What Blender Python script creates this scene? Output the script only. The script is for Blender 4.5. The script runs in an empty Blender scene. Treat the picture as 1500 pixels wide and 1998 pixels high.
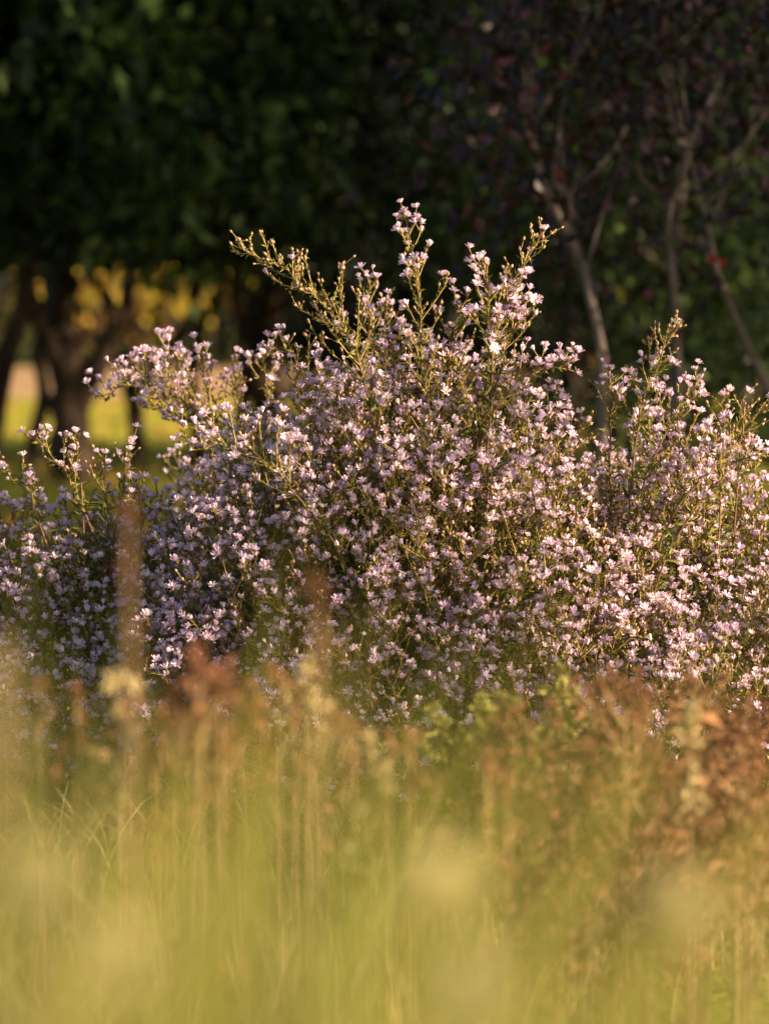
import bpy, math, random
import numpy as np

# ------------------------------------------------------------------ camera, sky, sun, exposure
SC = bpy.context.scene
COL = SC.collection
FOCAL = 85.0
CAM_H = 0.85
PITCH = math.atan(399.0 / 5312.0)
cam_data = bpy.data.cameras.new('camera')
cam_data.sensor_fit = 'VERTICAL'
cam_data.sensor_height = 32.0
cam_data.lens = FOCAL
cam_data.clip_start = 0.05
cam_data.clip_end = 2000.0
cam_data.dof.use_dof = True
cam_data.dof.focus_distance = 4.09
cam_data.dof.aperture_fstop = 2.7
cam_data.dof.aperture_blades = 0
cam = bpy.data.objects.new('camera', cam_data)
COL.objects.link(cam)
cam.location = (0, 0, CAM_H)
cam.rotation_euler = (math.pi / 2 - PITCH, 0, 0)
SC.camera = cam

SUN_EL = math.radians(17.0)
SUN_AZ = math.radians(114.0)          # clockwise from +Y (the view direction) towards +X
world = bpy.data.worlds.new('World')
SC.world = world
world.use_nodes = True
wn = world.node_tree.nodes
wn.clear()
sky = wn.new('ShaderNodeTexSky')
sky.sky_type = 'NISHITA'
sky.sun_disc = False
sky.sun_elevation = SUN_EL
sky.sun_rotation = SUN_AZ
sky.air_density = 1.0
sky.dust_density = 1.5
bg = wn.new('ShaderNodeBackground')
bg.inputs['Strength'].default_value = 0.05
wo = wn.new('ShaderNodeOutputWorld')
world.node_tree.links.new(sky.outputs[0], bg.inputs[0])
world.node_tree.links.new(bg.outputs[0], wo.inputs[0])

sun_dir = np.array([math.sin(SUN_AZ) * math.cos(SUN_EL), math.cos(SUN_AZ) * math.cos(SUN_EL), math.sin(SUN_EL)])
sl = bpy.data.lights.new('sun', 'SUN')
sl.energy = 5.0
sl.angle = math.radians(0.6)
sl.color = (1.0, 0.76, 0.51)
so = bpy.data.objects.new('sun', sl)
COL.objects.link(so)
from mathutils import Vector
so.rotation_euler = Vector(tuple(sun_dir)).to_track_quat('Z', 'Y').to_euler()

SC.view_settings.view_transform = 'Standard'
SC.view_settings.look = 'None'
SC.view_settings.gamma = 1.0
SC.view_settings.use_curve_mapping = False
SC.view_settings.exposure = 1.88
SC.render.engine = 'CYCLES'
SC.cycles.use_denoising = True
SC.cycles.max_bounces = 7
SC.cycles.diffuse_bounces = 4
SC.cycles.glossy_bounces = 2
SC.cycles.transmission_bounces = 4

# ------------------------------------------------------------------ helpers
PXF = 1998.0 / 32.0 * FOCAL           # photo pixels per unit slope
def at(px, py, depth):
    """a point of the place: the photo pixel seen at a distance of `depth` metres along +Y"""
    r, u = (px - 750.0) / PXF, (999.0 - py) / PXF
    d = np.array([r, math.cos(PITCH) + u * math.sin(PITCH), -math.sin(PITCH) + u * math.cos(PITCH)])
    d *= depth / d[1]
    return np.array([d[0], d[1], d[2] + CAM_H])

def unit(v):
    v = np.asarray(v, float)
    return v / (np.linalg.norm(v, axis=-1, keepdims=True) + 1e-12)

class MB:
    """collects triangles; build() links them as ONE mesh object"""
    def __init__(s):
        s.V, s.T, s.M, s.A, s.n = [], [], [], [], 0
    def add(s, v, t, mat=0, var=0.5):
        v = np.asarray(v, float).reshape(-1, 3)
        t = np.asarray(t, int).reshape(-1, 3)
        s.V.append(v); s.T.append(t + s.n)
        s.M.append(np.full(len(t), mat, int))
        s.A.append(np.broadcast_to(np.asarray(var, float), (len(v),)).copy())
        s.n += len(v)
    def tube(s, pts, rad, k=4, mat=0, var=0.5):
        pts = np.asarray(pts, float)
        n = len(pts)
        rad = np.broadcast_to(np.asarray(rad, float), (n,))
        t = np.empty_like(pts)
        t[1:-1] = pts[2:] - pts[:-2]; t[0] = pts[1] - pts[0]; t[-1] = pts[-1] - pts[-2]
        t = unit(t)
        m = unit(t.mean(0))
        ref = np.array([1.0, 0.2, 0.1]) if abs(m[0]) < 0.7 else np.array([0.1, 1.0, 0.2])
        u = unit(np.cross(t, ref)); w = np.cross(t, u)
        a = np.arange(k) * 2 * math.pi / k
        ring = pts[:, None] + rad[:, None, None] * (np.cos(a)[None, :, None] * u[:, None] + np.sin(a)[None, :, None] * w[:, None])
        i = np.arange(n - 1)[:, None] * k; j = np.arange(k)[None]; j2 = (j + 1) % k
        q = np.stack([i + j, i + j2, i + k + j2, i + k + j], -1).reshape(-1, 4)
        tri = np.concatenate([q[:, [0, 1, 2]], q[:, [0, 2, 3]]])
        s.add(ring.reshape(-1, 3), tri, mat, var)
    def leaves(s, p, d, side, ln, wd, mat=0, var=None, fold=0.0, curl=0.0, simple=False):
        """many leaf blades at once: base p, direction d, side vector, length, width"""
        p = np.asarray(p, float); d = unit(d); n = len(p)
        side = side - d * (side * d).sum(1, keepdims=True); side = unit(side)
        nor = np.cross(d, side)
        ln = np.broadcast_to(np.asarray(ln, float), (n,))[:, None]; wd = np.broadcast_to(np.asarray(wd, float), (n,))[:, None]
        if var is None: var = RNG.random(n)
        if simple:
            mid = p + d * ln * 0.5
            V = np.stack([p, mid + side * wd * 0.5 + nor * ln * curl * 0.5, mid - side * wd * 0.5 + nor * ln * curl * 0.5, p + d * ln - nor * ln * curl], 1)
            T = np.array([[0, 1, 3], [0, 3, 2]]); k = 4
        else:
            mid = p + d * ln * 0.45
            V = np.stack([p, mid + side * wd * 0.5 + nor * wd * fold, mid - nor * wd * fold * 0.3, mid - side * wd * 0.5 + nor * wd * fold, p + d * ln - nor * ln * curl], 1)
            T = np.array([[0, 2, 1], [0, 3, 2], [1, 2, 4], [2, 3, 4]]); k = 5
        tri = (T[None] + (np.arange(n) * k)[:, None, None]).reshape(-1, 3)
        s.add(V.reshape(-1, 3), tri, mat, np.repeat(var, k))
    def mesh(s, name, mats, smooth=False):
        me = bpy.data.meshes.new(name)
        V = np.concatenate(s.V); T = np.concatenate(s.T); M = np.concatenate(s.M); A = np.concatenate(s.A)
        me.vertices.add(len(V)); me.vertices.foreach_set('co', V.astype(np.float32).ravel())
        me.loops.add(3 * len(T)); me.loops.foreach_set('vertex_index', T.astype(np.int32).ravel())
        me.polygons.add(len(T)); me.polygons.foreach_set('loop_start', (np.arange(len(T)) * 3).astype(np.int32))
        me.polygons.foreach_set('material_index', M.astype(np.int32))
        if smooth: me.polygons.foreach_set('use_smooth', np.ones(len(T), bool))
        at_ = me.attributes.new('var', 'FLOAT', 'POINT'); at_.data.foreach_set('value', A.astype(np.float32))
        for m in mats: me.materials.append(m)
        me.update(calc_edges=True)
        return me
    def build(s, name, mats, parent=None, smooth=False):
        return link(name, s.mesh(name, mats, smooth), parent)

def link(name, data, parent=None):
    o = bpy.data.objects.new(name, data)
    COL.objects.link(o)
    if parent is not None: o.parent = parent
    return o

def tag(o, label=None, cat=None, group=None, kind=None):
    if label: o['label'] = label
    if cat: o['category'] = cat
    if group: o['group'] = group
    if kind: o['kind'] = kind
    return o

def empty(name, loc):
    o = link(name, None)
    o.location = tuple(float(c) for c in loc)
    return o

UP3 = np.array([0, 0, 1.0])
RNG = np.random.default_rng(7)
random.seed(7)

def bez(p0, p1, p2, n):
    t = np.linspace(0, 1, n)[:, None]
    return (1 - t) ** 2 * p0 + 2 * t * (1 - t) * p1 + t ** 2 * p2

# ------------------------------------------------------------------ materials
def foliage_mat(name, ca, cb, transl=0.35, rough=0.55, spec=0.3, tcol=None, obj_random=False):
    m = bpy.data.materials.new(name); m.use_nodes = True
    nt = m.node_tree; N = nt.nodes; N.clear(); L = nt.links
    out = N.new('ShaderNodeOutputMaterial')
    if obj_random:
        src = N.new('ShaderNodeObjectInfo').outputs['Random']
    else:
        a = N.new('ShaderNodeAttribute'); a.attribute_name = 'var'; src = a.outputs['Fac']
    ramp = N.new('ShaderNodeMix'); ramp.data_type = 'RGBA'
    L.new(src, ramp.inputs[0])
    ramp.inputs[6].default_value = (*ca, 1); ramp.inputs[7].default_value = (*cb, 1)
    noise = N.new('ShaderNodeTexNoise'); noise.inputs['Scale'].default_value = 60.0
    tc = N.new('ShaderNodeTexCoord'); L.new(tc.outputs['Object'], noise.inputs['Vector'])
    hsv = N.new('ShaderNodeHueSaturation')
    mr = N.new('ShaderNodeMapRange'); mr.inputs[3].default_value = 0.75; mr.inputs[4].default_value = 1.25
    L.new(noise.outputs[0], mr.inputs[0]); L.new(mr.outputs[0], hsv.inputs['Value'])
    L.new(ramp.outputs[2], hsv.inputs['Color'])
    p = N.new('ShaderNodeBsdfPrincipled')
    p.inputs['Roughness'].default_value = rough
    p.inputs['Specular IOR Level'].default_value = spec
    L.new(hsv.outputs[0], p.inputs['Base Color'])
    if transl > 0:
        tr = N.new('ShaderNodeBsdfTranslucent')
        if tcol:
            mx = N.new('ShaderNodeMix'); mx.data_type = 'RGBA'; mx.blend_type = 'MULTIPLY'; mx.inputs[0].default_value = 1
            L.new(hsv.outputs[0], mx.inputs[6]); mx.inputs[7].default_value = (*tcol, 1)
            L.new(mx.outputs[2], tr.inputs['Color'])
        else:
            L.new(hsv.outputs[0], tr.inputs['Color'])
        ms = N.new('ShaderNodeMixShader'); ms.inputs[0].default_value = transl
        L.new(p.outputs[0], ms.inputs[1]); L.new(tr.outputs[0], ms.inputs[2]); L.new(ms.outputs[0], out.inputs[0])
    else:
        L.new(p.outputs[0], out.inputs[0])
    return m

M = {
    'petal': foliage_mat('petal', (0.70, 0.53, 0.72), (0.86, 0.71, 0.80), 0.40, 0.6, 0.15, obj_random=True),
    'petal_far': foliage_mat('petal_far', (0.70, 0.53, 0.72), (0.86, 0.71, 0.80), 0.40, 0.6, 0.15),
    'disc': foliage_mat('disc', (0.62, 0.40, 0.10), (0.45, 0.14, 0.08), 0.0, 0.7, 0.1, obj_random=True),
    'disc_far': foliage_mat('disc_far', (0.62, 0.40, 0.10), (0.45, 0.14, 0.08), 0.0, 0.7, 0.1),
    'cup': foliage_mat('cup', (0.16, 0.20, 0.06), (0.26, 0.22, 0.09), 0.2, 0.6, 0.2),
    'aster_leaf': foliage_mat('aster_leaf', (0.09, 0.115, 0.025), (0.30, 0.26, 0.05), 0.42, 0.5, 0.3),
    'aster_twig': foliage_mat('aster_twig', (0.22, 0.13, 0.055), (0.29, 0.22, 0.075), 0.0, 0.6, 0.2),
    'aster_stem': foliage_mat('aster_stem', (0.13, 0.06, 0.045), (0.18, 0.10, 0.06), 0.0, 0.6, 0.2),
    'bud': foliage_mat('bud', (0.30, 0.22, 0.10), (0.45, 0.25, 0.20), 0.1, 0.6, 0.2),
    'grass': foliage_mat('grass', (0.19, 0.22, 0.032), (0.32, 0.29, 0.055), 0.5, 0.5, 0.25),
    'straw': foliage_mat('straw', (0.42, 0.33, 0.16), (0.55, 0.45, 0.25), 0.35, 0.6, 0.2),
    'dry': foliage_mat('dry', (0.08, 0.034, 0.020), (0.34, 0.165, 0.085), 0.25, 0.8, 0.1),
    'dry_stem': foliage_mat('dry_stem', (0.15, 0.09, 0.05), (0.26, 0.18, 0.09), 0.0, 0.8, 0.1),
    'olive': foliage_mat('olive', (0.17, 0.17, 0.04), (0.32, 0.29, 0.08), 0.35, 0.6, 0.2),
    'pale_head': foliage_mat('pale_head', (0.62, 0.56, 0.30), (0.75, 0.68, 0.42), 0.4, 0.8, 0.1),
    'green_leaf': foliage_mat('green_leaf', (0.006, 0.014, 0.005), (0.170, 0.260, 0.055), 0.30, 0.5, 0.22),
    'shade_dark_leaf': foliage_mat('shade_dark_leaf', (0.005, 0.009, 0.004), (0.014, 0.024, 0.008), 0.15, 0.6, 0.2),  # deep background shade put into a near-black leaf colour
    'purple_leaf': foliage_mat('purple_leaf', (0.012, 0.004, 0.007), (0.060, 0.014, 0.022), 0.12, 0.5, 0.3),
    'autumn_leaf': foliage_mat('autumn_leaf', (0.42, 0.26, 0.05), (0.46, 0.20, 0.06), 0.45, 0.6, 0.2),
    'tan_leaf': foliage_mat('tan_leaf', (0.42, 0.25, 0.13), (0.52, 0.36, 0.17), 0.4, 0.7, 0.1),
    'yellow_leaf': foliage_mat('yellow_leaf', (0.42, 0.32, 0.03), (0.50, 0.38, 0.05), 0.4, 0.6, 0.2),
    'red_leaf': foliage_mat('red_leaf', (0.20, 0.008, 0.014), (0.24, 0.012, 0.02), 0.3, 0.6, 0.2),
    'lawn_blade': foliage_mat('lawn_blade', (0.26, 0.30, 0.03), (0.42, 0.38, 0.05), 0.45, 0.5, 0.2),
}

def bark_mat(name, ca, cb, scale=18.0):
    m = bpy.data.materials.new(name); m.use_nodes = True
    nt = m.node_tree; N = nt.nodes; L = nt.links
    p = N['Principled BSDF']; p.inputs['Roughness'].default_value = 0.85; p.inputs['Specular IOR Level'].default_value = 0.15
    tc = N.new('ShaderNodeTexCoord'); mp = N.new('ShaderNodeMapping'); mp.inputs['Scale'].default_value = (1, 1, 0.22)
    no = N.new('ShaderNodeTexNoise'); no.inputs['Scale'].default_value = scale; no.inputs['Detail'].default_value = 8
    L.new(tc.outputs['Object'], mp.inputs[0]); L.new(mp.outputs[0], no.inputs['Vector'])
    cr = N.new('ShaderNodeValToRGB')
    cr.color_ramp.elements[0].position = 0.35; cr.color_ramp.elements[0].color = (*ca, 1)
    cr.color_ramp.elements[1].position = 0.68; cr.color_ramp.elements[1].color = (*cb, 1)
    L.new(no.outputs[0], cr.inputs[0]); L.new(cr.outputs[0], p.inputs['Base Color'])
    b = N.new('ShaderNodeBump'); b.inputs['Strength'].default_value = 0.6; b.inputs['Distance'].default_value = 0.02
    L.new(no.outputs[0], b.inputs['Height']); L.new(b.outputs[0], p.inputs['Normal'])
    return m
M['bark'] = bark_mat('bark', (0.018, 0.012, 0.009), (0.060, 0.040, 0.028))
M['grey_bark'] = bark_mat('grey_bark', (0.075, 0.06, 0.055), (0.17, 0.135, 0.12), 30)

def ground_mat(name, cols, scale):
    m = bpy.data.materials.new(name); m.use_nodes = True
    nt = m.node_tree; N = nt.nodes; L = nt.links
    p = N['Principled BSDF']; p.inputs['Roughness'].default_value = 0.95; p.inputs['Specular IOR Level'].default_value = 0.1
    tc = N.new('ShaderNodeTexCoord')
    no = N.new('ShaderNodeTexNoise'); no.inputs['Scale'].default_value = scale; no.inputs['Detail'].default_value = 10; no.inputs['Roughness'].default_value = 0.65
    L.new(tc.outputs['Object'], no.inputs['Vector'])
    cr = N.new('ShaderNodeValToRGB'); e = cr.color_ramp.elements
    e[0].position = 0.36; e[0].color = (*cols[0], 1); e[1].position = 0.66; e[1].color = (*cols[-1], 1)
    if len(cols) == 3:
        x = e.new(0.5); x.color = (*cols[1], 1)
    L.new(no.outputs[0], cr.inputs[0]); L.new(cr.outputs[0], p.inputs['Base Color'])
    n2 = N.new('ShaderNodeTexNoise'); n2.inputs['Scale'].default_value = 40; n2.inputs['Detail'].default_value = 6
    L.new(tc.outputs['Object'], n2.inputs['Vector'])
    b = N.new('ShaderNodeBump'); b.inputs['Strength'].default_value = 0.8; b.inputs['Distance'].default_value = 0.05
    L.new(n2.outputs[0], b.inputs['Height']); L.new(b.outputs[0], p.inputs['Normal'])
    return m
M['ground'] = ground_mat('ground', [(0.09, 0.07, 0.03), (0.16, 0.16, 0.025), (0.24, 0.24, 0.03)], 0.9)
M['litter'] = ground_mat('litter', [(0.30, 0.15, 0.07), (0.42, 0.27, 0.15), (0.40, 0.32, 0.14)], 0.8)

# ------------------------------------------------------------------ ground and lawn
def sheet(name, x0, x1, y0, y1, nx, ny, z, mat, amp):
    xs = np.linspace(x0, x1, nx); ys = np.linspace(y0, y1, ny)
    X, Y = np.meshgrid(xs, ys)
    Z = z + amp * (np.sin(X * 0.21 + 1) * np.cos(Y * 0.17) + 0.5 * np.sin(X * 0.55 - Y * 0.4))
    V = np.stack([X, Y, Z], -1).reshape(-1, 3)
    i = (np.arange(ny - 1)[:, None] * nx + np.arange(nx - 1)[None]).ravel()
    T = np.concatenate([np.stack([i, i + 1, i + nx + 1], 1), np.stack([i, i + nx + 1, i + nx], 1)])
    b = MB(); b.add(V, T)
    return tag(b.build(name, [mat], smooth=True), kind='structure')
sheet('ground', -300, 300, -60, 500, 61, 57, 0.0, M['ground'], 0.0)
sheet('leaf_strewn_path', -40, 40, 25.0, 38.0, 30, 10, 0.012, M['litter'], 0.004)

def blades(mb, P, H, lean, width, mat=0, seg=4):
    """curved grass blades at points P with heights H"""
    n = len(P)
    az = RNG.random(n) * 2 * math.pi
    dx = np.stack([np.cos(az), np.sin(az), np.zeros(n)], 1)
    sa = RNG.random(n) * 2 * math.pi
    sd = np.stack([np.cos(sa), np.sin(sa), np.zeros(n)], 1)
    t = np.linspace(0, 1, seg + 1)
    pts = P[:, None] + (t[None, :, None] ** 2) * dx[:, None] * (H * lean)[:, None, None] + np.stack([0 * t, 0 * t, t * (1 - 0.25 * t * t) / 0.75], 1)[None] * H[:, None, None]
    w = width[:, None] * np.sqrt(np.clip(1 - t, 0, 1))[None] * 0.5
    w[:, -1] = 0.0002
    Lf = pts - sd[:, None] * w[:, :, None]; Rt = pts + sd[:, None] * w[:, :, None]
    V = np.stack([Lf, Rt], 2).reshape(n, -1, 3)
    k = 2 * (seg + 1)
    q = []
    for s in range(seg):
        q += [[2 * s, 2 * s + 1, 2 * s + 3], [2 * s, 2 * s + 3, 2 * s + 2]]
    T = (np.array(q)[None] + (np.arange(n) * k)[:, None, None]).reshape(-1, 3)
    mb.add(V.reshape(-1, 3), T, mat, np.repeat(RNG.random(n), k))

def wedge(n, y0, y1, margin, power=1.0):
    """random spots on the ground inside a widening wedge in front of the camera"""
    y = y0 + (y1 - y0) * RNG.random(n) ** power
    x = (RNG.random(n) * 2 - 1) * (y * 0.145 + margin)
    return np.stack([x, y, np.zeros(n)], 1)

lb = MB()
Pl = wedge(30000, 8.0, 25.0, 1.0)
blades(lb, Pl, RNG.uniform(0.03, 0.08, len(Pl)), RNG.uniform(0.2, 0.8, len(Pl)), RNG.uniform(0.006, 0.011, len(Pl)), seg=2)
tag(lb.build('lawn_grass', [M['lawn_blade']]), 'short sunlit lawn grass under and beyond the trees', 'grass', kind='stuff')

fb = MB()
Pf = wedge(3000, 9.0, 26.0, 1.5)
Pf[:, 2] = RNG.uniform(.02, .06, len(Pf))
fb.leaves(Pf, np.stack([RNG.normal(size=3000), RNG.normal(size=3000), RNG.normal(size=3000) * .3], 1), RNG.normal(size=(3000, 3)) * [1, 1, .4], RNG.uniform(.05, .09, 3000), RNG.uniform(.03, .05, 3000), 0, None, .2, .2)
tag(fb.build('fallen_leaves', [M['autumn_leaf']]), 'orange fallen leaves scattered over the lawn under the trees', 'leaves', kind='stuff')

# ------------------------------------------------------------------ trees
def crown_leaves(mb, centres, per, spread, ln, mat=0, droop=0.5):
    n = len(centres) * per
    c = np.repeat(centres, per, 0)
    off = RNG.normal(size=(n, 3)) * spread
    p = c + off
    d = unit(unit(off) * 0.6 + RNG.normal(size=(n, 3)) * 0.6 + np.array([0, 0, -droop]))
    side = RNG.normal(size=(n, 3)) * 0.6 + np.cross(d, [0, 0, 1.0])
    l = ln * RNG.uniform(0.65, 1.25, n)
    vc = (np.repeat(RNG.random(len(centres)), per) * 0.65 + RNG.random(n) * 0.35) ** 3.0  # few clumps far brighter: lit-leaf highlights put into the colour
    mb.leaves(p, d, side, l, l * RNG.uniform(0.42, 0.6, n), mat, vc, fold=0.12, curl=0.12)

def box_points(n, lo, hi, keep=None):
    p = np.array(lo) + RNG.random((n, 3)) * (np.array(hi) - np.array(lo))
    return p if keep is None else p[keep(p)]

def ellipsoid_points(n, c, r, shell=0.0):
    v = unit(RNG.normal(size=(n, 3))) * (shell + (1 - shell) * RNG.random((n, 1)) ** (1 / 3))
    return np.array(c) + v * np.array(r)

def limb(mb, pts, r0, r1, k=7, wob=0.03):
    pts = np.asarray(pts, float)
    # resample with a smooth wobble
    n = 12
    t = np.linspace(0, len(pts) - 1, n)
    i = np.clip(t.astype(int), 0, len(pts) - 2); f = (t - i)[:, None]; f = f * f * (3 - 2 * f) * 0.5 + f * 0.5
    q = pts[i] * (1 - f) + pts[i + 1] * f
    w = RNG.normal(size=(n, 3)) * wob * r0 * 3; w[0] = 0; w[-1] = 0
    q = q + w
    mb.tube(q, np.linspace(r0, r1, n) * RNG.uniform(0.9, 1.1, n), k, 0, 0.5)

def tree(name, label, cat, trunk_paths, crown_fn, leaf_mat, bark, group=None, trunk_names=None, extra=()):
    base = np.array(trunk_paths[0][0][0], float); base[2] = 0
    root = empty(name, base)
    tag(root, label, cat, group)
    for k, (pts, r0, r1) in enumerate(trunk_paths):
        b = MB(); limb(b, np.array(pts) - base, r0, r1)
        b.build('trunk' if k == 0 else 'limb', [bark], root, smooth=True)
    b = MB(); crown_fn(b)
    b.V = [v - base for v in b.V]
    b.build('crown', [leaf_mat], root)
    for (p, ln, mat) in extra:
        e = MB()
        for _ in range(1):
            e.leaves(np.array([p]) - base, np.array([[0.3, 0.1, -0.8]]), np.array([[0.9, 0.1, 0.3]]), ln, ln * 0.6, 0, np.array([0.5]), fold=0.15, curl=0.1)
        e.build('leaf', [mat], root)
    return root

def g(px, depth):                       # ground point under a photo column
    p = at(px, 999, depth); return np.array([p[0], depth, 0.0])

TD = 13.2
# broad green tree with the thick forked trunk
def crown1(b):
    lo = at(-300, 560, 11.0); hi = at(420, 0, 11.0)
    c = box_points(520, (lo[0], 8.9, 1.19), (hi[0], 13.5, 2.6))
    crown_leaves(b, c, 34, 0.105, 0.105)
    c = ellipsoid_points(240, (-1.4, 12.2, 4.0), (2.2, 2.4, 1.9), 0.4)
    crown_leaves(b, c, 34, 0.24, 0.09)
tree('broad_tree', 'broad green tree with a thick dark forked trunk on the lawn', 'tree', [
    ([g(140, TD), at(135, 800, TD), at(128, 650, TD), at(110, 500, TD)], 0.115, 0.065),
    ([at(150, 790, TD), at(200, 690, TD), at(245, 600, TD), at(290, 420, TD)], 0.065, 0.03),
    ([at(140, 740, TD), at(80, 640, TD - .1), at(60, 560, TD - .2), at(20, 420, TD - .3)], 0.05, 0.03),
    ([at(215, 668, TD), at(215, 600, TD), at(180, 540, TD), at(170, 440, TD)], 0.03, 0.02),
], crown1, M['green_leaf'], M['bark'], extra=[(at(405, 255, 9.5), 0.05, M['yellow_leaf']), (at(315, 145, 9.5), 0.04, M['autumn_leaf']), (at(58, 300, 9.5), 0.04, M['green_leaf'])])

def crown2(b):
    lo = at(200, 545, 11.5); hi = at(640, 0, 11.5)
    c = box_points(380, (lo[0], 9.3, 1.23), (hi[0], 13.0, 2.7))
    crown_leaves(b, c, 34, 0.105, 0.098)
    c = ellipsoid_points(160, (-0.9, 13.4, 3.8), (1.6, 1.9, 1.8), 0.4)
    crown_leaves(b, c, 34, 0.22, 0.09)
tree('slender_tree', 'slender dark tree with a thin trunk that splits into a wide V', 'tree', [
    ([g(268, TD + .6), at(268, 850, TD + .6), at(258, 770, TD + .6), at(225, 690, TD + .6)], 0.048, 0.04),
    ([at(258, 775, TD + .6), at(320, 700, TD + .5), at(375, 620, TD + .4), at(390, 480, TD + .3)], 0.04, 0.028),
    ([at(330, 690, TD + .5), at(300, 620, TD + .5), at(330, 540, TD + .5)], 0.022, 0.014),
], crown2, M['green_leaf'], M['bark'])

def crown3(b):
    lo = at(430, 560, 11.5); hi = at(900, 0, 11.5)
    c = box_points(430, (lo[0], 10.4, 1.18), (hi[0], 13.4, 2.8))
    crown_leaves(b, c, 34, 0.13, 0.07)
    c = ellipsoid_points(150, (0.1, 13.2, 3.9), (1.6, 2.0, 1.8), 0.4)
    crown_leaves(b, c, 34, 0.22, 0.09)
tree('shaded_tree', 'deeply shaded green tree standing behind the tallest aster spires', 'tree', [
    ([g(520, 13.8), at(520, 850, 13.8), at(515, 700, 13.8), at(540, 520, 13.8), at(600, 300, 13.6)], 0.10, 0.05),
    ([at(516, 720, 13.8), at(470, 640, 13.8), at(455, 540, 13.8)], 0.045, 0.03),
], crown3, M['shade_dark_leaf'], M['bark'])

def crown4(b):
    c = box_points(160, (-3.4, 9.5, 1.25), (-1.75, 12.0, 3.6))
    crown_leaves(b, c, 34, 0.18, 0.08)
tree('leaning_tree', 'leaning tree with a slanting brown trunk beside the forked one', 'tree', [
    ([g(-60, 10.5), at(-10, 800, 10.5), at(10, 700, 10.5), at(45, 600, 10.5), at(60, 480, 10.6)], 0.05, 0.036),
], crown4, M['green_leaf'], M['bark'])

for px, path, lab in ((385, [(385, 850), (372, 740), (392, 640), (372, 560), (380, 450)], 'thin crooked dark trunk between the V trunk and the shaded tree'),
                      (60, [(66, 850), (90, 760), (70, 690), (96, 610), (90, 480)], 'thin twisted dark trunk beside the thick forked trunk'),
                      (455, [(455, 850), (480, 760), (470, 690), (500, 610), (470, 520)], 'thin bent dark trunk leaning into the shaded tree')):
    dep = 14.0
    tree('crooked_tree', lab, 'tree', [([g(px, dep)] + [at(a, b, dep) for a, b in path], 0.042, 0.024),
         ([at(path[2][0], path[2][1], dep), at(path[2][0] + 40, path[2][1] - 70, dep), at(path[2][0] + 30, path[2][1] - 160, dep)], 0.022, 0.012)],
         lambda b, px=px: crown_leaves(b, box_points(60, at(px - 90, 470, 13.4), at(px + 90, 260, 14.6)), 30, 0.15, 0.075), M['green_leaf'], M['bark'], group='crooked trees beneath the canopy')

# evergreen screen, leaves coloured near-black for the deep shade between the trees
def evergreen(name, label, px0, px1, depth, thick, zt, n, mat):
    def cf(b):
        x0, x1 = at(px0, 999, depth)[0], at(px1, 999, depth)[0]
        c = box_points(n, (x0, depth - thick, 0.1), (x1, depth + thick, zt))
        crown_leaves(b, c, 30, 0.15, 0.07)
    xm = at((px0 + px1) / 2, 999, depth)
    tree(name, label, 'shrub', [([np.array([xm[0], depth, 0]), np.array([xm[0] + .05, depth, 1.2]), np.array([xm[0], depth + .1, zt * 0.85])], 0.07, 0.03)],
         cf, mat, M['bark'], group='shade-dark evergreens beneath the trees')
evergreen('evergreen_shrub', 'shade-dark dense evergreen shrub directly behind the large aster bush', 585, 960, 14.6, 0.8, 3.4, 560, M['shade_dark_leaf'])
evergreen('evergreen_shrub', 'shade-dark evergreen shrub behind the green sapling and purple tree', 900, 1300, 13.6, 0.8, 3.4, 560, M['shade_dark_leaf'])
evergreen('evergreen_shrub', 'dark evergreen shrub beyond the purple tree\'s slanting grey stem', 1250, 1750, 14.2, 0.9, 3.6, 640, M['shade_dark_leaf'])

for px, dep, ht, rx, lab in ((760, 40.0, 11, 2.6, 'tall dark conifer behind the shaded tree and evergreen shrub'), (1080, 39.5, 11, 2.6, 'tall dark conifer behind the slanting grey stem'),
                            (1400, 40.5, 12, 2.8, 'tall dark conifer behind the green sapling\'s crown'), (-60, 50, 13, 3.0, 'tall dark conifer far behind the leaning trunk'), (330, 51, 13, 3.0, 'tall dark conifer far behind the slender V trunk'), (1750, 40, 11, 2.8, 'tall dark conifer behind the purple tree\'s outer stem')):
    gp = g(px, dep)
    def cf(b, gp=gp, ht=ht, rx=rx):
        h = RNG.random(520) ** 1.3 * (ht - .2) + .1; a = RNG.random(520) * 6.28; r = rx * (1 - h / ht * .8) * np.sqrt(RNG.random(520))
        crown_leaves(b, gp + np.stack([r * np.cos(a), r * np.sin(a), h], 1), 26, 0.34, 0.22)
    tree('conifer', lab, 'tree', [([gp, gp + [0.02, 0, ht * .5], gp + [0, 0, ht * .95]], 0.12, 0.03)], cf, M['shade_dark_leaf'], M['bark'], group='dark conifers at the back')

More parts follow.
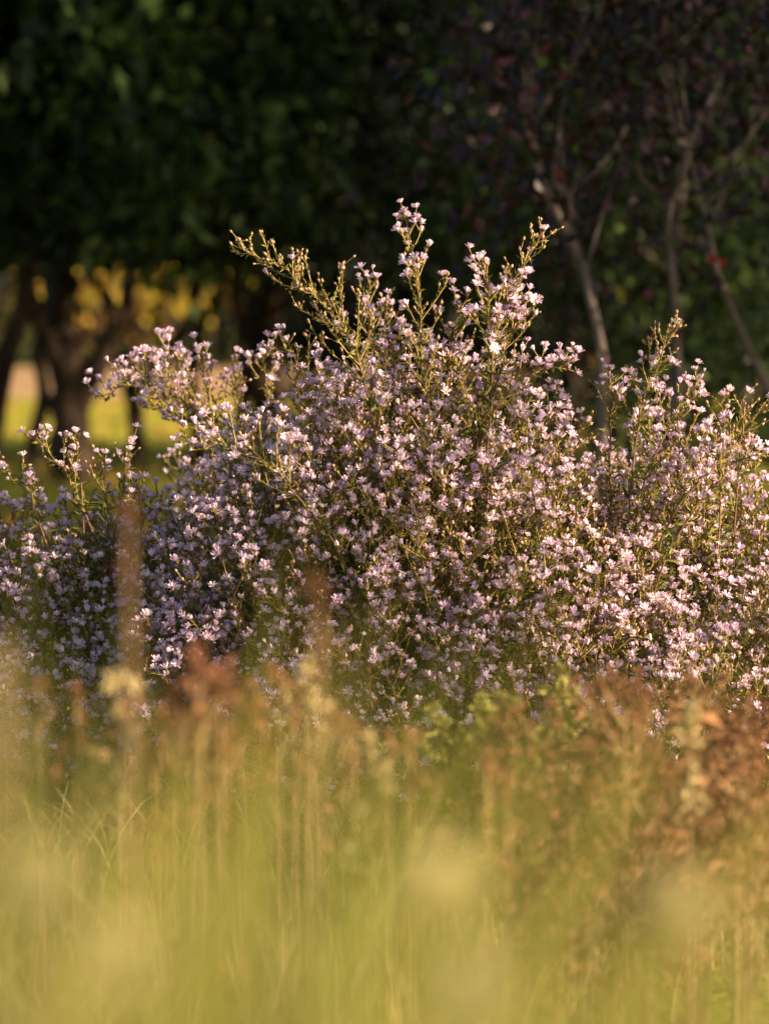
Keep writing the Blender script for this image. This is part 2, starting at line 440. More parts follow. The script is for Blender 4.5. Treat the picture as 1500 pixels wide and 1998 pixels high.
# green sapling behind the purple tree
def crown5(b):
    a0 = at(850, 470, 9.2); a1 = at(1560, 0, 9.2)
    c = box_points(330, (a0[0], 8.8, 1.0), (a1[0], 10.2, 2.4))
    crown_leaves(b, c, 30, 0.11, 0.06)
    c = box_points(90, (at(1200, 0, 9.2)[0], 8.8, 0.45), (at(1560, 0, 9.2)[0], 10.0, 1.1))
    crown_leaves(b, c, 24, 0.11, 0.06)
tree('green_sapling', 'young green leafy tree tangled behind the purple-leaved tree', 'tree', [
    ([g(1312, 9.0), at(1318, 720, 9.0), at(1312, 560, 9.0), at(1330, 350, 9.0), at(1300, 100, 9.0)], 0.022, 0.012),
    ([at(1312, 540, 9.0), at(1275, 505, 8.9), at(1240, 478, 8.8)], 0.010, 0.006),
    ([at(1318, 520, 9.0), at(1400, 450, 9.0), at(1480, 400, 9.0)], 0.010, 0.006),
], crown5, M['green_leaf'], M['grey_bark'], extra=[(at(1205, 560, 8.4), 0.05, M['yellow_leaf']), (at(1450, 518, 8.3), 0.085, M['green_leaf']), (at(1150, 690, 8.3), 0.045, M['autumn_leaf'])])

# purple-leaved tree with grey slanting stems
def crown6(b):
    def keep(p):
        return RNG.random(len(p)) < np.clip((p[:, 2] - 0.9) / 0.5, 0.12, 1)
    a0 = at(905, 560, 6.8); a1 = at(1560, -100, 6.8)
    c = box_points(300, (a0[0], 6.1, 0.75), (a1[0], 7.3, 2.1), keep)
    crown_leaves(b, c, 20, 0.085, 0.048, droop=0.3)
PD = 6.5
purple = tree('purple_tree', 'purple-leaved tree with slanting bare grey stems behind the asters', 'tree', [
    ([g(1190, PD), at(1172, 800, PD), at(1176, 690, PD), at(1150, 570, PD), at(1105, 450, PD), at(1062, 370, PD), at(1030, 250, PD), at(1045, 90, PD)], 0.017, 0.007),
    ([g(1620, PD + .3), at(1500, 760, PD + .2), at(1440, 640, PD + .1), at(1395, 520, PD), at(1370, 400, PD)], 0.011, 0.007),
    ([g(1335, PD + .1), at(1322, 720, PD + .1), at(1312, 560, PD + .05), at(1300, 420, PD), at(1330, 350, PD), at(1348, 270, PD), at(1400, 160, PD)], 0.011, 0.006),
], crown6, M['purple_leaf'], M['grey_bark'], extra=[(at(1385, 492, 6.3), 0.036, M['red_leaf']), (at(1405, 500, 6.3), 0.03, M['red_leaf']), (at(1090, 335, 6.3), 0.018, M['red_leaf'])])

pb = np.array(purple.location)
for i in range(20):
    stem_pts = [(1150, 570), (1105, 450), (1062, 370), (1030, 250), (1045, 90), (1440, 640), (1395, 520), (1370, 400), (1300, 420), (1330, 350), (1348, 270)]
    k = int(RNG.integers(len(stem_pts) - 1))
    f = RNG.random()
    if k == 4 or k == 7: f = 0
    p = at(stem_pts[k][0] * (1 - f) + stem_pts[k + 1][0] * f, stem_pts[k][1] * (1 - f) + stem_pts[k + 1][1] * f, PD) - pb
    d = unit(np.array([RNG.normal() * .8, RNG.normal() * .5, RNG.uniform(.4, 1.2)])); l = RNG.uniform(.15, .42)
    tb = MB(); tb.tube(bez(p, p + d * l * .6, p + d * l * .8 + UP3 * l * .3 + RNG.normal(0, .03, 3), 6), np.linspace(.0034, .0014, 6), 4)
    tb.build('twig', [M['grey_bark']], purple)

# far trees beyond the leaf-strewn path, in the sun
far_specs = [(-120, 41, 'autumn_leaf', 'far rusty autumn tree past the path, seen beside the leaning trunk', 4.2),
             (120, 44, 'tan_leaf', 'far tan tree past the path, behind the thick forked trunk', 6.5),
             (260, 40, 'autumn_leaf', 'far orange autumn tree past the path, behind the slender V trunk', 3.8),
             (430, 44, 'tan_leaf', 'far tan tree past the path, behind the shaded tree', 6.5),
             (520, 41, 'autumn_leaf', 'far ochre autumn tree past the path, behind the large aster bush', 4.0)]
for px, dep, mt, lab, ht in far_specs:
    gp = g(px, dep)
    def cf(b, gp=gp, ht=ht):
        c = ellipsoid_points(170, gp + [0, 0, ht * 0.58], (1.6, 1.6, ht * 0.45), 0.3)
        crown_leaves(b, c, 22, 0.3, 0.17)
    tree('far_tree', lab, 'tree', [([gp, gp + [0.1, 0, ht * 0.5], gp + [0, 0.1, ht * 0.9]], 0.13, 0.04)], cf, M[mt], M['bark'], group='far trees past the leaf-strewn path')
# a low sunny shrub with yellow leaves that shows between the trunks
for px, dep, lab in ((190, 24.5, 'yellow-leaved shrub at the path edge, seen through the forked trunk'), (335, 23.5, 'yellow-leaved shrub at the path edge, seen beside the V trunk')):
    gp = g(px, dep)
    def cf(b, gp=gp):
        c = ellipsoid_points(26, gp + [0, 0, 1.15], (0.75, 0.4, 0.28), 0.2)
        crown_leaves(b, c, 14, 0.12, 0.09)
    tree('yellow_shrub', lab, 'shrub', [([gp, gp + [0.03, 0, 0.6], gp + [0, 0.02, 1.3]], 0.022, 0.01)], cf, M['yellow_leaf'], M['bark'], group='yellow shrubs at the path edge')

# trees on the sunny side, out of the picture, that shade the trees behind the asters
for (x, y, rx, ry, h, n, lab) in ((6.2, 4.9, 1.7, 1.8, 6.8, 560, 'leafy green tree shading the purple tree from the low sun'),
                                 (7.0, 8.2, 2.0, 2.1, 8.0, 460, 'tall green tree shading the broad tree from the low sun')):
    gp = np.array([x, y, 0.0])
    def cf(b, gp=gp, rx=rx, ry=ry, h=h, n=n):
        c = ellipsoid_points(n, gp + [0, 0, h * 0.56], (rx, ry, h * 0.46), 0.2)
        crown_leaves(b, c, 26, 0.25, 0.14)
    tree('shade_tree', lab, 'tree', [([gp, gp + [0.1, 0, h * 0.4], gp + [0, 0.1, h * 0.85]], 0.14, 0.04)], cf, M['green_leaf'], M['bark'], group='trees on the sunny side')

for (x, y, parts, lab) in ((2.4, 2.78, [((0, 0, .98), (.4, .27, .26), 80), ((0, .0, .6), (.3, .25, .3), 24)], 'unseen leafy shrub added to shade the foot of the asters'),  # out-of-view shrubs, added and shaped to throw shade over the asters
                           (2.7, 2.72, [((0, 0, 1.42), (.3, .34, .28), 30)], 'unseen thin leafy shrub added to dapple the largest aster bush with shade')):
    gp = np.array([x, y, 0.0])
    def cf(b, gp=gp, parts=parts):
        for c, r, n in parts:
            crown_leaves(b, ellipsoid_points(n, gp + np.array(c), r, 0.1), 16, 0.05, 0.05)
    tree('shade_shrub', lab, 'shrub', [([gp, gp + [0.03, 0, .6], gp + [0, 0.02, 1.25]], 0.014, 0.005)], cf, M['green_leaf'], M['bark'], group='added shrubs on the sunny side')

# ------------------------------------------------------------------ aster flowers
def flower_mesh(name, npet, up, R, seed, mats, pw=.285):
    r = np.random.default_rng(seed)
    b = MB()
    for ring in range(1):
        for i in range(npet):
            a = 2 * math.pi * i / npet + r.normal() * 0.12
            e = up + r.normal() * 0.22 + (0.4 if i % 2 == 0 else 0.0)
            d = np.array([math.cos(a) * math.cos(e), math.sin(a) * math.cos(e), math.sin(e)])
            s = np.array([-math.sin(a), math.cos(a), r.normal() * 0.25])
            l = R * r.uniform(0.82, 1.1); w = R * pw
            n = np.cross(s, d) * -1
            p0 = np.array([math.cos(a), math.sin(a), 0]) * R * 0.16
            b.add([p0 - s * w * .34, p0 + s * w * .34, p0 + d * l + s * w * .42 + n * l * .10, p0 + d * l - s * w * .42 + n * l * .10],
                  [[0, 1, 2], [0, 2, 3]], 0, r.random())
    # disc
    k = 6
    a = np.arange(k) * 2 * math.pi / k
    ring = np.stack([np.cos(a) * R * .24, np.sin(a) * R * .24, np.full(k, R * .06)], 1)
    V = np.concatenate([ring, [[0, 0, R * 0.26]]])
    b.add(V, [[i, (i + 1) % k, k] for i in range(k)], 1, 0.5)
    # green cup under the petals
    r2 = np.stack([np.cos(a) * R * .22, np.sin(a) * R * .22, np.full(k, R * .03)], 1)
    V = np.concatenate([r2, [[0, 0, -R * 0.55]]])
    b.add(V, [[(i + 1) % k, i, k] for i in range(k)], 2, 0.5)
    return b.mesh(name, mats)
NEARM = [M['petal'], M['disc'], M['cup']]
FARM = [M['petal_far'], M['disc_far'], M['cup']]
KINDS = [(21, 0.42, 1.0), (21, 0.66, 1.0), (20, 0.88, 0.98), (22, 0.22, 1.0), (17, 1.08, 0.95), (22, 0.52, 1.0)]
FL = [flower_mesh('flower', a, u, s, 11 + i, NEARM) for i, (a, u, s) in enumerate(KINDS)]     # unit size, scaled by the object
FLV = []
FAR = [flower_mesh('flower', 11, u, s_ * 1.02, 31 + i, FARM, .42) for i, (a_, u, s_) in enumerate(KINDS)]
for me in FAR:
    v = np.empty(len(me.vertices) * 3, np.float32); me.vertices.foreach_get('co', v)
    t = np.empty(len(me.loops), np.int32); me.loops.foreach_get('vertex_index', t)
    mi = np.empty(len(me.polygons), np.int32); me.polygons.foreach_get('material_index', mi)
    FLV.append((v.reshape(-1, 3), t.reshape(-1, 3), mi))

def frame_from(n, spin):
    n = unit(n)
    ref = np.array([1.0, 0, 0]) if abs(n[0]) < 0.8 else np.array([0, 1.0, 0])
    u = unit(np.cross(ref, n)); w = np.cross(n, u)
    c, s = math.cos(spin), math.sin(spin)
    return np.stack([u * c + w * s, -u * s + w * c, n], 1)

UP = np.array([0, 0, 1.0])

def spray(mb, axis, flowering, rnd, flowers, wide=0.42, tipfl=True, density=1.0, dirup=0.5, mode=''):
    """panicle along a polyline `axis`: side twigs, narrow leaves, buds; appends (pos, normal, size) to flowers"""
    axis = np.asarray(axis); seg = np.linalg.norm(np.diff(axis, axis=0), axis=1); L = seg.sum()
    cum = np.concatenate([[0], np.cumsum(seg)])
    def pt(t):
        s = t * L
        return np.array([np.interp(s, cum, axis[:, k]) for k in range(3)])
    def prob(t):
        if mode == 'bare': return flowering * (1.25 if t < .5 else .12)
        if mode == 'tip': return .95 if t > .74 else flowering * .6
        return flowering * (.3 + .95 * t)
    lp, ld, ll = [], [], []
    bp = []
    n = max(6, int(L / 0.0135 * density))
    ph = rnd.random() * 6.28
    for i in range(n):
        t = 0.08 + 0.90 * (i + rnd.random() * 0.6) / n
        p = pt(t); d = unit(pt(min(1, t + .06)) - pt(max(0, t - .06)))
        ref = np.array([1.0, 0, 0]) if abs(d[0]) < 0.8 else np.array([0, 1.0, 0])
        u = unit(np.cross(ref, d)); w = np.cross(d, u)
        ph += 2.4 + rnd.normal(0, .3)
        o = u * math.cos(ph) + w * math.sin(ph)
        l = (L * wide * (1 - t) ** 0.75 * rnd.uniform(.35, 1.25) + 0.014)
        dd = unit(d * 0.75 + o * 0.85 + UP * dirup * 0.4)
        q = bez(p, p + dd * l * .55, p + dd * l * .75 + unit(dd + UP * dirup * 1.3) * l * .3, 4)
        mb.tube(q, np.linspace(0.0010, 0.0006, 4), 3, 1, rnd.random())
        # narrow leaves along the twig
        m = max(5, int(l / 0.0028))
        for j in range(m):
            f = (j + rnd.random()) / m
            k = min(2, int(f * 3)); pp = q[k] + (q[k + 1] - q[k]) * (f * 3 - k)
            lp.append(pp); ld.append(unit(q[k + 1] - q[k]) * 0.9 + rnd.normal(0, .42, 3)); ll.append(rnd.uniform(.006, .012) * (1.25 - 0.5 * f))
        # flower stalks
        ends = [(q[-1], unit(q[-1] - q[-2]))]
        for j in range(int(l / 0.017 + rnd.random())):
            f = rnd.uniform(.6, .98); k = min(2, int(f * 3)); pp = q[k] + (q[k + 1] - q[k]) * (f * 3 - k)
            e = unit(unit(q[-1] - q[0]) * .7 + rnd.normal(0, .5, 3) + UP * .6)
            s = pp + e * rnd.uniform(.010, .022)
            mb.tube([pp, s], [.0006, .0005], 3, 1, rnd.random())
            lp += [pp + e * .004, pp + e * .009]; ld += [e + rnd.normal(0, .5, 3), e + rnd.normal(0, .5, 3)]; ll += [.006, .005]
            ends.append((s, e))
        for s, e in ends:
            if rnd.random() < prob(t):
                flowers.append((s, unit(e * .7 + UP * .75 + rnd.normal(0, .35, 3)), rnd.uniform(.0062, .0098) * (1.0 if rnd.random() < .8 else .75)))
            else:
                bp.append((s, e))
    if tipfl:
        flowers.append((pt(1.0), unit(UP + rnd.normal(0, .2, 3)), .0085))
    # axis leaves
    m = int(L / 0.0035)
    for j in range(m):
        t = rnd.random()
        p = pt(t); lp.append(p); ld.append(unit(pt(min(1, t + .05)) - pt(max(0, t - .05))) * .6 + rnd.normal(0, .8, 3)); ll.append(rnd.uniform(.010, .020) * (1.2 - .6 * t))
    lp = np.array(lp); ld = np.array(ld); ll = np.array(ll)
    mb.leaves(lp, ld, rnd.normal(size=lp.shape), ll, np.clip(ll * 0.24, .0018, .0042), 0, rnd.random(len(lp)), curl=.08, simple=True)
    for s, e in bp:
        r = rnd.uniform(.0020, .0034); fr = frame_from(e, 0)
        v = np.array([[0, 0, -2.0], [1, 0, 0], [-.5, .87, 0], [-.5, -.87, 0], [0.1, 0, 1.5]]) * r
        mb.add(s + v @ fr.T, [[0, 2, 1], [0, 3, 2], [0, 1, 3], [1, 2, 4], [2, 3, 4], [3, 1, 4]], 2, rnd.random())

BRM = [M['aster_leaf'], M['aster_twig'], M['bud'], M['aster_stem']]

def bush(name, label, group, outline, xc_px, yc, Ry, root_spread, nfront, nback, explicit, bottom, seed, flowering, limit=300):
    rnd = np.random.default_rng(seed)
    ox = np.array([o[0] for o in outline], float); oy = np.array([o[1] for o in outline], float)
    C = g(xc_px, yc)
    root = empty(name, C); tag(root, label, 'flower bush', group)
    allfl = []                                        # (priority, branch object, pos, normal, size)
    def make_branch(axis_pts, stem_from, flw, prio, wide=.42, tipfl=True, density=1.0, dirup=.5, rad=.0017, mode=''):
        mb = MB(); fl = []
        A = np.asarray(axis_pts) - C; S = A[0]; R = np.asarray(stem_from) - C
        ctrl = R * 0.5 + S * 0.5; ctrl[2] = max(S[2] * .75, .05); ctrl[:2] = R[:2] * .65 + S[:2] * .35
        d0 = unit(A[1] - A[0])
        st = bez(R, S - d0 * np.linalg.norm(S - R) * .35, S, 9)
        mb.tube(st, np.linspace(rad * 1.25, rad * .8, 9), 4, 3, rnd.random())
        mb.tube(A, np.linspace(rad * .8, .0007, len(A)), 4, 3, rnd.random())
        spray(mb, A, flw, rnd, fl, wide, tipfl, density, dirup, mode)
        nl = int(np.linalg.norm(S - R) / .006)          # stem leaves
        t = np.clip(rnd.random(nl) * .75 + .25, 0, .999) * 8; k = t.astype(int); f = (t - k)[:, None]
        p = st[k] * (1 - f) + st[k + 1] * f
        ln = rnd.uniform(.016, .032, nl)
        mb.leaves(p, rnd.normal(size=(nl, 3)) + [0, 0, .7], rnd.normal(size=(nl, 3)), ln, ln * .17, 0, rnd.random(nl) * .6, curl=.12, simple=True)
        br = mb.build('branch', BRM, root)
        for (s, nrm, sz) in fl: allfl.append((prio - 0.3 * s[2] + 0.6 * (s[1]) + rnd.random() * .05, br, s, nrm, sz))
    def rootpt(T):
        return np.array([C[0] + (T[0] - C[0]) * .3 + rnd.normal() * root_spread, yc + (T[1] - yc) * .3 + rnd.normal() * root_spread * .6, 0.0])
    def top(px): return np.interp(px, ox, oy)
    made = 0
    grid = []
    while made < nfront + nback:
        back = made >= nfront
        # best-candidate sampling keeps the sprays evenly spread
        best, bd = None, -1
        for _ in range(10):
            px = rnd.uniform(ox[0], ox[-1]); tp = top(px)
            py = rnd.uniform(tp + 12, bottom)
            if tp > bottom - 30: continue
            dmin = min([(px - a) ** 2 + 1.2 * (py - b) ** 2 for a, b, k in grid if k == back] or [1e9])
            if rnd.random() > (bottom - tp) / (bottom - oy.min()) : continue
            if dmin > bd: best, bd = (px, py), dmin
        if best is None: continue
        px, py = best; grid.append((px, py, back))
        f = (bottom + 60 - py) / (bottom + 60 - top(px))
        dep = math.sqrt(max(0.0, 1 - f ** 2.2))
        y = yc + (Ry * .8 * dep * rnd.uniform(.2, 1) if back else -Ry * dep * rnd.uniform(.82, 1.05))
        T = at(px, py, y)
        out = unit(np.array([(T[0] - C[0]) * 1.6, (T[1] - yc) * 1.5, 0.28 + T[2] * 0.9]))
        d = unit(out + UP * .45 + rnd.normal(0, .22, 3))
        L = rnd.uniform(.14, .24)
        S = T - d * L
        mid = (S + T) / 2 + rnd.normal(0, .012, 3)
        S[2] = max(S[2], 0.06)
        A = bez(S, mid, T, 7)
        R = rootpt(T)
        make_branch(A, R, flowering * rnd.choice([.35, .75, 1.0, 1.2], p=[.28, .28, .26, .18]), 0.0 if not back else 0.5, density=.9)
        made += 1
    for e in explicit:
        pts, dep, flw, wide, density = e[:5]
        P = np.array([at(a, b, dep) for a, b in pts])
        if len(P) == 3: A = bez(P[0], P[1] * 2 - (P[0] + P[2]) / 2, P[2], 9)
        else: A = np.array([P[0] + (P[1] - P[0]) * t for t in np.linspace(0, 1, 9)])
        A[2:-1] += rnd.normal(0, .0035, A[2:-1].shape)
        R = rootpt(P[0] + np.array([0, .1, 0]))
        make_branch(A, R, flw, -0.6, wide, flw > .3, density, .7, .0019, e[5] if len(e) > 5 else '')
    allfl.sort(key=lambda q: q[0])
    rest = MB()
    for i, (pr, br, s, nrm, sz) in enumerate(allfl):
        k = int(rnd.integers(len(FL))); fr = frame_from(nrm, rnd.random() * 6.28)
        if i < limit:
            o = link('flower', FL[k], br)
            from mathutils import Matrix
            m = Matrix(((*(fr[0] * sz), s[0]), (*(fr[1] * sz), s[1]), (*(fr[2] * sz), s[2]), (0, 0, 0, 1)))
            o.matrix_local = m
        else:
            v, t, mi = FLV[k]
            rest.V.append(s + (v * sz) @ fr.T); rest.T.append(t + rest.n); rest.M.append(mi)
            rest.A.append(np.full(len(v), rnd.random())); rest.n += len(v)
    if rest.n:
        tag(rest.build('blossom', FARM, root), kind='stuff')
    return root

GB = 'lilac aster bushes'
bush('aster_bush', 'largest lilac aster bush, tall spires rising above its rounded flowering mound', GB,
     [(255, 1150), (300, 1010), (345, 930), (420, 860), (500, 790), (560, 720), (640, 670), (700, 620), (740, 610), (800, 630), (870, 640), (960, 690), (1040, 715), (1100, 735), (1140, 800), (1190, 870), (1240, 960), (1290, 1100), (1310, 1250)],
     790, 4.28, 0.34, .05, 165, 75, [
         ([(838, 820), (815, 600), (793, 422)], 4.08, .50, .26, 1.1, 'tip'),
         ([(720, 780), (630, 590), (455, 478)], 4.08, .05, .27, 1.5),
         ([(945, 760), (985, 580), (1062, 448)], 4.12, .75, .28, 1.2, 'bare'),
         ([(960, 690), (952, 590), (934, 508)], 4.10, .62, .34, 1.0),
         ([(735, 790), (725, 650), (722, 542)], 4.36, .70, .42, 1.0),
         ([(965, 760), (1000, 650), (1032, 580)], 4.14, .72, .36, 1.1),
         ([(940, 830), (1030, 740), (1118, 705)], 4.12, .95, .36, 1.3),
         ([(870, 760), (885, 660), (890, 585)], 4.2, .75, .4, 1.0),
         ([(780, 780), (765, 680), (752, 600)], 4.2, .7, .4, 1.0),
         ([(600, 990), (470, 880), (347, 855)], 3.98, .8, .34, 1.0),
         ([(620, 760), (560, 690), (520, 680)], 4.3, .7, .4, 1.0),
     ], 1430, 21, .92)
bush('aster_bush', 'lilac aster bush with sunlit bud sprays beside the purple tree\'s stems', GB,
     [(1080, 1250), (1130, 1050), (1170, 900), (1215, 810), (1270, 760), (1330, 760), (1375, 820), (1420, 870), (1500, 880), (1600, 870), (1680, 1000), (1740, 1200)],
     1420, 4.36, 0.34, .05, 95, 42, [
         ([(1240, 860), (1270, 730), (1322, 632)], 4.12, .55, .34, 1.4, 'bare'),
         ([(1290, 860), (1330, 790), (1358, 742)], 4.12, .9, .4, 1.2),
         ([(1190, 860), (1192, 780), (1192, 722)], 4.16, .5, .36, 1.0),
         ([(1405, 940), (1405, 850), (1410, 772)], 4.12, .4, .2, 1.2, 'bare'),
         ([(1440, 920), (1446, 840), (1450, 768)], 4.14, .15, .22, 1.0),
         ([(1370, 930), (1450, 850), (1505, 775)], 4.1, .45, .24, 1.3, 'bare'),
         ([(1330, 1030), (1420, 920), (1495, 885)], 4.05, .7, .24, 1.1),
         ([(1380, 1380), (1400, 1300), (1420, 1240)], 3.95, .95, .4, 1.2),
     ], 1420, 22, .85)
bush('aster_bush', 'low shaded aster bush with loose stalks in front of the forked trunk', GB,
     [(-180, 1060), (-100, 960), (0, 940), (60, 930), (150, 940), (250, 940), (330, 960), (400, 1080), (440, 1250)],
     110, 4.42, 0.32, .05, 84, 34, [
         ([(160, 985), (110, 900), (65, 850)], 4.2, .7, .3, .8),
         ([(160, 960), (155, 890), (148, 843)], 4.2, .35, .12, .5),
         ([(240, 960), (250, 910), (258, 862)], 4.2, .5, .14, .5),
         ([(205, 970), (202, 920), (205, 885)], 4.2, .6, .2, .6),
         ([(70, 1000), (40, 940), (6, 915)], 4.2, .6, .3, .7),
         ([(275, 1000), (272, 960), (268, 935)], 4.2, .9, .4, .9),
     ], 1400, 23, .88)
bush('aster_bush', 'aster bush arching over the sunny lawn behind the largest bush', GB,
     [(330, 860), (400, 840), (470, 790), (540, 760), (600, 800), (640, 860)],
     500, 4.62, 0.18, .04, 14, 10, [
         ([(430, 830), (350, 740), (322, 665)], 4.5, .9, .4, 1.1),
         ([(440, 830), (400, 740), (392, 680)], 4.5, .85, .3, 1.0),
         ([(470, 820), (462, 750), (460, 700)], 4.5, .85, .3, 1.0),
         ([(440, 830), (290, 760), (188, 775)], 4.45, .85, .32, 1.2),
         ([(400, 810), (290, 740), (235, 720)], 4.45, .9, .36, 1.2),
         ([(440, 850), (330, 800), (285, 790)], 4.45, .9, .36, 1.2),
         ([(470, 870), (390, 830), (330, 815)], 4.45, .9, .36, 1.2),
         ([(520, 800), (520, 730), (515, 690)], 4.5, .85, .4, 1.0),
     ], 1000, 24, .8)

# ------------------------------------------------------------------ meadow in front
gb = MB()
n = 4200
P = wedge(n, 0.75, 3.75, 0.25, 0.85)
# the growth is tallest close to the camera and sinks towards the bushes
H = (0.62 - 0.105 * P[:, 1]) * RNG.uniform(.55, 1.02, n)
left = np.clip(-P[:, 0] / (P[:, 1] * .12), -1, 1)
H *= 1 + 0.10 * left
keep = RNG.random(n) < np.clip(.55 + .5 * left, .05, 1)
P, H = P[keep], H[keep]
H = np.minimum(H, CAM_H - P[:, 1] * 0.165 + RNG.normal(0, .02, len(H)))
H *= 0.78
blades(gb, P, H, RNG.uniform(.2, 1.0, len(H)), RNG.uniform(.003, .006, len(H)), 0, 5)
P2 = wedge(1100, 0.7, 3.6, 0.25)
H2 = np.minimum((0.66 - 0.10 * P2[:, 1]) * RNG.uniform(.7, 1.05, len(P2)), CAM_H - P2[:, 1] * .155)
H2 *= 0.8
k2 = (P2[:, 0] < P2[:, 1] * .03) | (RNG.random(len(P2)) < .3)
P2, H2 = P2[k2], H2[k2]
blades(gb, P2, H2, RNG.uniform(.1, .5, len(H2)), RNG.uniform(.002, .004, len(H2)), 1, 5)
n3 = 4300
P3 = wedge(n3, 0.38, 1.0, 0.05)
l3 = np.clip(P3[:, 0] / (P3[:, 1] * .14), -1, 1)
slope = 0.186 + 0.10 * np.clip(l3 * 1.6, 0, 1) + 0.035 * np.clip(l3, -1, 0) + 0.02 * np.sin(P3[:, 0] * 47 + 1.3) + 0.015 * np.sin(P3[:, 0] * 113)
H3 = np.minimum(CAM_H - P3[:, 1] * slope - np.abs(RNG.normal(0, .035, n3)), .76)
patch = .5 + .5 * np.sin(P3[:, 0] / P3[:, 1] * 26 + 2.0 + 2 * P3[:, 1]) * np.sin(P3[:, 1] * 8 + P3[:, 0] * 9)
patch *= 1 - .75 * np.exp(-((P3[:, 0] / P3[:, 1] - .058) / .022) ** 2)
k3 = RNG.random(n3) < patch * (1 - .6 * np.clip(l3 + .1, 0, 1))
P3, H3 = P3[k3], H3[k3]; n3 = len(P3)
m3 = RNG.random(n3) < .93
blades(gb, P3[m3], H3[m3], RNG.uniform(.1, .9, m3.sum()), RNG.uniform(.0035, .0065, m3.sum()), 0, 6)
blades(gb, P3[~m3], H3[~m3], RNG.uniform(.05, .35, (~m3).sum()), RNG.uniform(.002, .004, (~m3).sum()), 1, 6)
tag(gb.build('meadow_grass', [M['grass'], M['straw']]), 'tall yellow-green meadow grass growing in front of the aster bushes', 'grass', kind='stuff')

# ------------------------------------------------------------------ dried weeds
def head_mesh(name, mat, seed, nb=26, core=.45):
    r = np.random.default_rng(seed); b = MB()
    d = unit(r.normal(size=(nb, 3)) + [0, 0, .35])
    b.leaves(d * .15, d, r.normal(size=(nb, 3)), r.uniform(.6, 1.1, nb), r.uniform(.25, .5, nb), 0, r.random(nb), curl=.2, simple=True)
    return b.mesh(name, [mat])
DRYH = [head_mesh('seed_head', M['dry'], 50 + i) for i in range(4)]
OLVH = [head_mesh('seed_head', M['olive'], 60 + i, 34) for i in range(3)]
PALH = [head_mesh('flower_head', M['pale_head'], 70 + i, 60) for i in range(3)]
STRH = [head_mesh('seed_head', M['straw'], 80 + i, 34) for i in range(2)]

def weed(name, label, cat, group, px, py, depth, nb, heads, hs, leafmat, seed, spread=.07, leafn=60, lean=0.0, headname='seed_head', drop=.16, leafl=.03):
    r = np.random.default_rng(seed)
    tip = at(px, py, depth); base = np.array([tip[0] - lean, depth + r.normal() * .02, 0.0])
    root = empty(name, base); tag(root, label, cat, group)
    T = tip - base
    ax = bez(np.zeros(3), np.array([T[0] * .2, T[1] * .2, T[2] * .55]), T, 9)
    b = MB(); b.tube(ax, np.linspace(.0028, .0012, 9), 5, 0, r.random())
    tips = [(ax[-1], unit(ax[-1] - ax[-2]))]
    lp, ld = [], []
    for i in range(nb):
        t = 1 - drop / max(T[2], .2) * (i + r.random()) / nb
        k = min(7, int(t * 8)); p = ax[k] + (ax[k + 1] - ax[k]) * (t * 8 - k)
        a = r.random() * 6.28
        e = unit(np.array([math.cos(a), math.sin(a), r.uniform(.4, 1.2)]))
        l = spread * r.uniform(.5, 1.1) * (.4 + i / nb)
        q = bez(p, p + e * l * .6, p + e * l * .8 + UP * l * .4, 4)
        b.tube(q, np.linspace(.0013, .0008, 4), 3, 0, r.random())
        tips.append((q[-1], unit(q[-1] - q[-2])))
    b.build('stem', [M['dry_stem']], root)
    if leafn:
        m = MB()
        t = 1 - r.random(leafn) ** 1.4 * .6; k = np.minimum(7, (t * 8).astype(int)); f = (t * 8 - k)[:, None]
        p = ax[k] * (1 - f) + ax[k + 1] * f
        a = r.random(leafn) * 6.28
        d = np.stack([np.cos(a), np.sin(a), r.uniform(-.9, .5, leafn)], 1); p = p + d * r.uniform(0, spread * .6, leafn)[:, None]
        l = leafl * r.uniform(.5, 1.2, leafn)
        m.leaves(p, d, r.normal(size=(leafn, 3)), l, l * r.uniform(.2, .4, leafn), 0, r.random(leafn), fold=.3, curl=.3)
        tag(m.build('foliage', [leafmat], root), kind='stuff')
    for (p, e) in tips:
        o = link(headname, heads[int(r.integers(len(heads)))], root)
        s = hs * r.uniform(.7, 1.2)
        o.location = tuple(p); o.scale = (s, s, s * r.uniform(1, 1.6)); o.rotation_euler = (r.normal() * .4, r.normal() * .4, r.random() * 6.28)
    return root

GD = 'dried brown weeds in the meadow'
rs = np.random.default_rng(5)
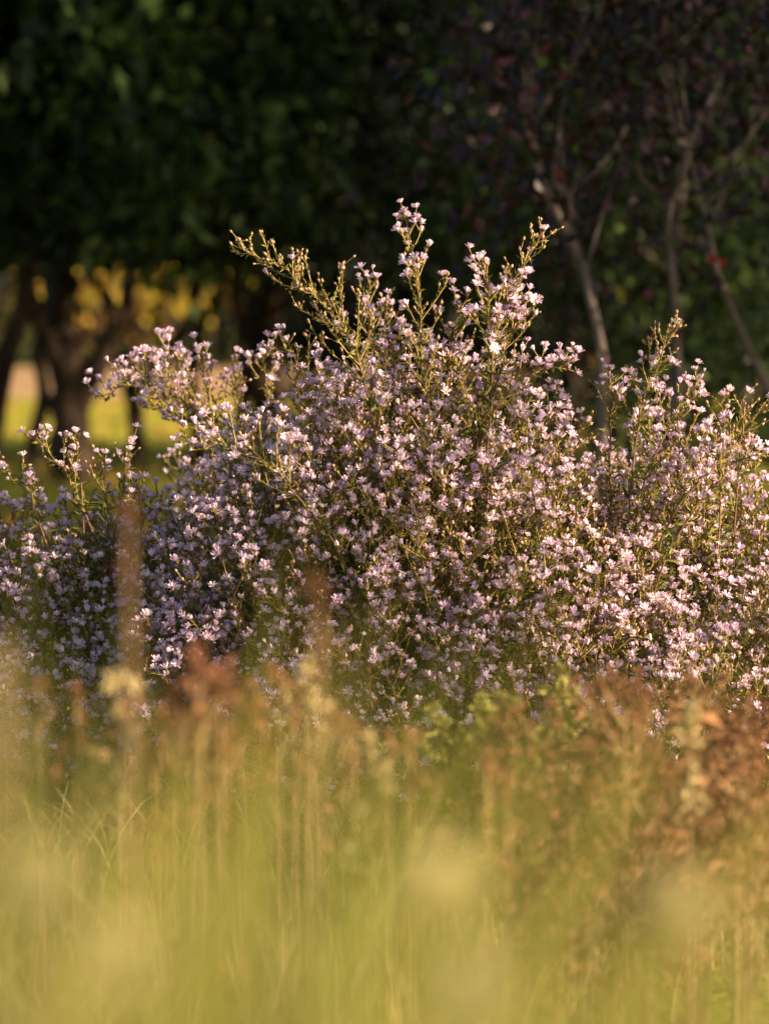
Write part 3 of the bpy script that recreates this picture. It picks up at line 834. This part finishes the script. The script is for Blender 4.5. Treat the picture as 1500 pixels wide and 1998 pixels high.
# brown thicket before the aster bush with the bud sprays
lab = 'rusty brown dead weed in the thicket below the aster with sunlit bud sprays'
for i in range(46):
    px = rs.uniform(1000, 1540); py = rs.uniform(1345, 1660) + (0 if px > 1150 else 70)
    weed('dried_weed', lab, 'weed', GD, px, py, rs.uniform(2.75, 3.35), 18, DRYH, .009, M['dry'], 100 + i, .085, 60, leafl=.018, drop=.22)
weed('dried_weed', 'tall dead weed with a pale tan stem head above the rusty thicket', 'weed', GD, 1345, 1390, 2.7, 9, STRH, .010, M['dry'], 140, .03, 60)
lab = 'dark brown weed with big curled seed heads, clumped before the largest aster bush'
for i, (px, py) in enumerate([(390, 1300), (348, 1350), (430, 1352), (470, 1400), (372, 1400), (430, 1430), (395, 1470), (330, 1420)]):
    weed('dried_weed', lab, 'weed', GD, px, py, 2.35 + .02 * i, 8, DRYH, .0115, M['dry'], 150 + i, .05, 16, leafl=.02, drop=.09)
lab = 'tan dry weed with small seed heads scattered through the yellow-green meadow'
for i, (px, py) in enumerate([(235, 1325), (80, 1345), (150, 1350), (545, 1330), (600, 1300), (575, 1370), (655, 1390), (690, 1420), (720, 1460), (760, 1440), (800, 1440), (250, 1390), (190, 1480), (300, 1500), (950, 1470), (990, 1520)]):
    weed('dried_weed', lab, 'weed', GD, px, py, rs.uniform(2.3, 2.75), 6, DRYH if i % 4 else STRH, .0095, M['dry'] if i % 3 else M['olive'], 170 + i, .045, 14, leafl=.018)
lab = 'green weed with rounded yellowish tops beside the rusty thicket'
for i, (px, py) in enumerate([(930, 1390), (985, 1380), (1030, 1430), (1095, 1345), (1090, 1400), (1150, 1430), (1200, 1420), (1245, 1440), (860, 1420), (880, 1450), (1010, 1480)]):
    weed('green_weed', lab, 'weed', 'green weeds beside the thicket', px, py, rs.uniform(3.0, 3.35), 12, OLVH, .012, M['olive'], 200 + i, .05, 100, leafl=.022)
weed('plume_weed', 'tall blurred brown plume standing before the low shaded aster bush', 'weed', None, 252, 985, 1.75, 6, DRYH, .0048, M['dry'], 230, .012, 10, drop=.12, leafl=.014)
weed('plume_weed', 'shorter blurred brown plume standing before the largest aster bush', 'weed', None, 622, 1145, 1.8, 6, DRYH, .006, M['dry'], 231, .008, 14, drop=.07, leafl=.013)
# pale flower heads right before the lens
GP = 'pale round flower heads in the near grass'
for i, (px, py, dp) in enumerate([(832, 1705, .92), (1325, 1775, .92), (905, 1935, .85), (70, 1700, .92), (230, 1860, .85)]):
    weed('pale_flower', 'pale cream flower head glowing out of the near grass', 'flower', GP, px, py, dp, 5, PALH, .008, M['grass'], 240 + i, .012, 8, headname='flower_head', drop=.015)
# a pale dry stalk at the meadow's side
weed('dry_stalk', 'pale straw-coloured stalk rising at the meadow\'s edge before the low aster', 'grass stalk', None, -14, 1270, 1.05, 12, STRH, .0045, M['straw'], 260, .005, 22, drop=.09, leafl=.018)
